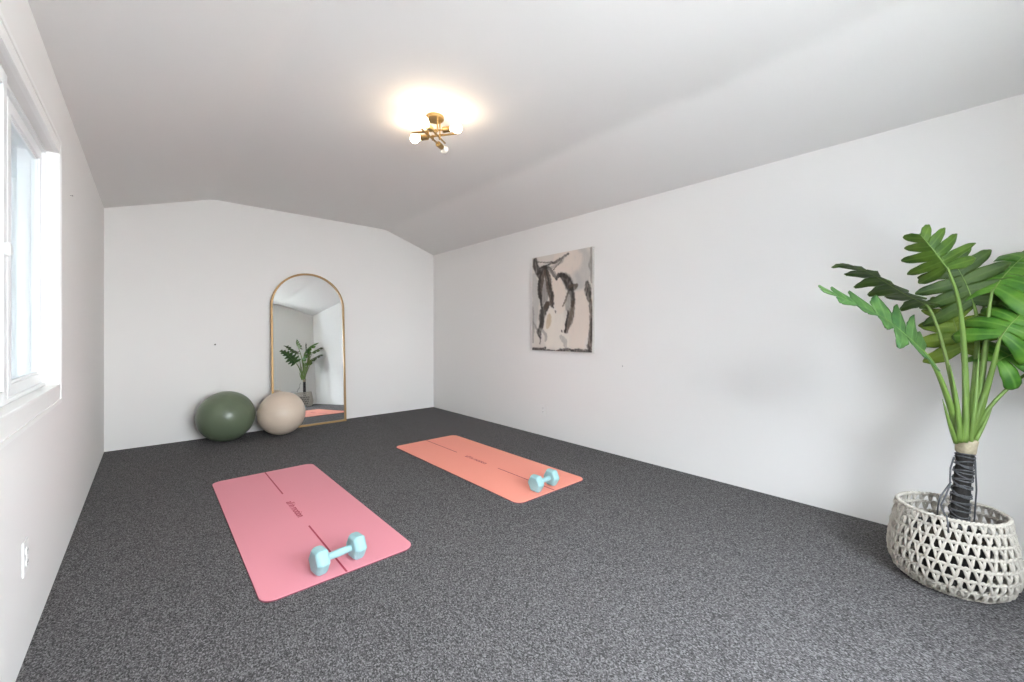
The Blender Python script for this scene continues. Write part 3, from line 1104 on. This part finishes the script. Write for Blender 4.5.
def leaf(rib, nrm, W, mat, stem, label=None, lobes=6, foldL=0.25, foldR=0.25, droop=0.25, pm='petiole', slit=0.46, gap=0.17, wave=0.5,
         WL=1.0, WR=1.0, r0=0.016, r1=0.0042, seed=0, sweep=(-35, 62), point=0.0, taper=0.25):
    """split leaf: rib = midrib points from petiole to tip, nrm = upper side, W = half width"""
    rnd = random.Random(seed)
    mid = catmull([loc(p) for p in rib], 60)
    nrm = Vector(nrm).normalized()

    def frame(u):
        u = max(0, min(1, u)) * 60
        i = min(int(u), 59)
        p = mid[i].lerp(mid[i + 1], u - i)
        t = (mid[min(i + 2, 60)] - mid[max(i - 1, 0)]).normalized()
        s = t.cross(nrm).normalized()
        nn = s.cross(t)
        return p, t, s, nn

    vs, fs, uv = [], [], []
    ns, nv = 6, 12
    for side, fold, WW in ((-1, foldL, WL), (1, foldR, WR)):
        for k in range(lobes):
            u0, u1 = 0.97 * k / lobes, 0.97 * (k + 1) / lobes
            um = (u0 + u1) / 2
            prof = math.sqrt(max(0.02, 1 - ((um - 0.28) / 0.78) ** 2)) * (1 - taper * max(0, um - 0.3) / 0.7)
            w = W * WW * prof * rnd.uniform(.93, 1.07)
            extra_d = rnd.uniform(-.15, .2) * wave
            kslit = slit * rnd.uniform(.8, 1.25)
            base = len(vs)
            for j in range(nv + 1):
                v = j / nv
                sh = 1.0
                if v > kslit:
                    q = (v - kslit) / (1 - kslit)
                    sh = 1 - gap * min(1, q * 2.5) ** 0.7
                    if q > 0.55:
                        sh *= math.sqrt(max(0.15, 1 - ((q - 0.55) / 0.45) ** 2.6 * 0.75))
                if point and v > kslit:
                    sh *= max(0.06, 1 - point * ((v - kslit) / (1 - kslit)) ** 1.4)
                for i in range(ns + 1):
                    sx = i / ns
                    us = um + (u1 - u0) * (sx - 0.5) * sh
                    ang = math.radians(sweep[0] + (sweep[1] - sweep[0]) * max(0, us) ** 0.9)
                    p2, t, sd, nn = frame(us)
                    vl = w * v * (1 - 0.06 * (2 * sx - 1) ** 2)
                    fe = fold - (droop + extra_d) * v ** 1.2
                    lat, up = vl * math.cos(ang) * math.cos(fe), vl * math.cos(ang) * math.sin(fe)
                    up -= 0.35 * droop * vl * math.sin(abs(ang)) * v
                    up += wave * 0.10 * w * (0.5 - abs(sx - 0.5)) * v * 1.4            # each lobe bulges between slits
                    vs.append(p2 + sd * (side * lat) + t * (vl * math.sin(ang)) + nn * up)
            for j in range(nv):
                for i in range(ns):
                    a = base + j * (ns + 1) + i
                    f = (a, a + 1, a + ns + 2, a + ns + 1)
                    fs.append(f if side > 0 else tuple(reversed(f)))
                    qq = [(j / nv, i / ns), (j / nv, (i + 1) / ns), ((j + 1) / nv, (i + 1) / ns), ((j + 1) / nv, i / ns)]
                    uv.append(qq if side > 0 else list(reversed(qq)))
    me = bpy.data.meshes.new('leaf')
    me.from_pydata([tuple(v) for v in vs], [], fs)
    ul = me.uv_layers.new(name='UVMap')
    flat = [c for f in uv for q in f for c in q]
    ul.data.foreach_set('uv', flat)
    bm = bmesh.new()
    bm.from_mesh(me)
    bmesh.ops.remove_doubles(bm, verts=bm.verts, dist=0.0006)
    bm.to_mesh(me)
    bm.free()
    o = link('leaf', me, mat, plant, smooth=True)
    so = o.modifiers.new('thickness', 'SOLIDIFY')
    so.thickness = 0.0012
    so.offset = 0
    if label:
        o['label'] = label
    # raised midrib
    b = MB()
    pts = mid[::4]
    b.tube(pts, [0.0028 - 0.0022 * i / (len(pts) - 1) for i in range(len(pts))], 6)
    b.build('midrib', M[pm], o, smooth=True)
    # petiole
    sp = catmull([loc(p) for p in stem] + [mid[0], mid[2]], 28)
    b = MB()
    b.tube(sp, [r1 + (r0 - r1) * (1 - i / (len(sp) - 1)) ** 1.6 for i in range(len(sp))], 10)
    b.build('leaf_stem', M[pm], o, smooth=True)
    return o


D = 1.815
# 1 upper leaf facing the camera
leaf([at(948, 270, 1.775), at(941, 260, 1.77), at(931, 247, 1.775), at(919, 233, 1.80)], (-0.80, -0.25, 0.40), 0.150, M['leaf_mid'],
     [at(966, 440, D), at(966, 400, 1.81), at(963.5, 340, 1.80), at(958, 298, 1.785)], lobes=5, foldL=-0.95, foldR=0.0, droop=0.12, WL=0.95, WR=0.95, seed=1, sweep=(-35, 50), point=.45)
# 2 large leaf behind it
leaf([at(974, 305, 1.86), at(968, 288, 1.86), at(960, 272, 1.865), at(950, 258, 1.88)], (-0.85, -0.15, 0.35), 0.190, M['leaf_dark'],
     [at(969, 440, D), at(973, 400, 1.83), at(977, 350, 1.85), at(977, 320, 1.86)], lobes=5, foldL=0.05, foldR=0.1, droop=0.12, seed=2, sweep=(-30, 35), point=.4)
# 3 long dark leaf seen edge-on, reaching left
leaf([at(926, 304, 1.80), at(905, 294, 1.785), at(882, 280, 1.775), at(860, 268.5, 1.77), at(840, 263, 1.765)], (-0.04, -0.03, 1.0), 0.125, M['leaf_dark'],
     [at(962, 440, D), at(954, 395, 1.805), at(944, 350, 1.80), at(934, 318, 1.80)], lobes=7, foldL=-0.05, foldR=-0.10, droop=0.06, WL=0.55, pm='petiole_dark', r0=.009, seed=3, wave=1.3, sweep=(-25, 45), gap=.3, point=.6)
# 4 long leaf reaching left below it
leaf([at(924, 352, 1.775), at(908, 337, 1.765), at(884, 318, 1.76), at(849, 301, 1.755), at(819, 288.5, 1.75)], (-0.58, -0.09, 0.80), 0.150, M['leaf_blue'],
     [at(960, 440, D), at(951, 408, 1.80), at(940, 378, 1.79), at(931, 361, 1.78)], lobes=7, foldL=0.12, foldR=0.30, droop=0.12, seed=4, wave=0.7, r0=.016, sweep=(-20, 58), gap=.26, point=.65, taper=.5)
# 5 yellow-green leaf behind the stems
leaf([at(962, 352, 1.90), at(958, 335, 1.905), at(953, 318, 1.92), at(946, 300, 1.95)], (-0.85, 0.05, 0.25), 0.150, M['leaf_yellow'],
     [at(967, 440, D), at(967, 410, 1.84), at(965, 380, 1.87)], lobes=5, foldL=0.1, foldR=0.1, droop=0.1, pm='petiole_dark', seed=5, gap=.25, point=.4)
# 6-10 leaves on the right side
leaf([at(992, 292, 1.80), at(1004, 276, 1.81), at(1022, 258, 1.84), at(1042, 246, 1.88)], (-0.62, -0.05, 0.60), 0.170, M['leaf_light'],
     [at(970, 440, D), at(980, 390, 1.81), at(986, 340, 1.80), at(989, 310, 1.80)], lobes=5, foldL=-0.15, foldR=-0.1, droop=0.4, seed=6, wave=1.3, slit=.6)
leaf([at(1000, 338, 1.74), at(1010, 325, 1.73), at(1024, 312, 1.73), at(1046, 300, 1.75)], (-0.72, -0.25, 0.62), 0.165, M['leaf_light'],
     [at(971, 440, D), at(982, 405, 1.80), at(992, 370, 1.77), at(997, 350, 1.75)], lobes=5, foldL=-0.1, foldR=-0.1, droop=0.4, seed=7, wave=1.3, slit=.6)
leaf([at(996, 362, 1.78), at(1008, 356, 1.77), at(1026, 350, 1.77), at(1048, 350, 1.78)], (-0.62, -0.2, 0.75), 0.14, M['leaf_light'],
     [at(969, 440, D), at(978, 412, 1.80), at(987, 385, 1.79)], lobes=4, foldL=0.0, foldR=-0.1, droop=0.35, seed=8, wave=1.2, slit=.6)
leaf([at(1050, 360, 1.74), at(1075, 345, 1.72), at(1105, 335, 1.71), at(1135, 335, 1.72)], (-0.4, -0.1, 0.9), 0.15, M['leaf_mid'],
     [at(973, 440, D), at(985, 414, 1.79), at(1003, 393, 1.77), at(1026, 374, 1.75)], lobes=6, droop=0.3, seed=9, r0=.010)
leaf([at(985, 300, 1.92), at(996, 286, 1.98), at(1010, 268, 2.06), at(1022, 256, 2.14)], (-0.25, 0.1, 0.95), 0.12, M['leaf_dark'],
     [at(968, 440, D), at(975, 390, 1.84), at(981, 330, 1.88)], lobes=6, droop=0.4, seed=10, pm='petiole_dark', r0=.009)
leaf([at(990, 330, 1.92), at(1000, 318, 1.98), at(1012, 305, 2.06), at(1022, 300, 2.13)], (-0.25, 0.1, 0.95), 0.12, M['leaf_dark'],
     [at(968, 440, D), at(976, 400, 1.84), at(985, 350, 1.89)], lobes=6, droop=0.4, seed=11, pm='petiole_dark', r0=.009)
# short pointed sheaths round the foot of the stems
for (a, c, e, r) in (((956, 443, 1.80), (950, 425, 1.79), (942.5, 399, 1.785), .0075), ((974, 443, 1.80), (984, 424, 1.79), (993, 405, 1.785), .0075),
                     ((964, 442, 1.785), (966, 415, 1.78), (964, 372, 1.785), .012), ((970, 442, 1.79), (975, 405, 1.78), (979, 350, 1.80), .010),
                     ((960, 442, 1.79), (957, 405, 1.785), (950, 365, 1.79), .010)):
    pts = catmull([loc(at(*a)), loc(at(*c)), loc(at(*e))], 14)
    b = MB()
    b.tube(pts, [r * (1 - (i / 14) ** 2.2) + 0.0012 for i in range(15)], 10)
    b.build('stem_sheath', M['petiole'], plant, smooth=True)
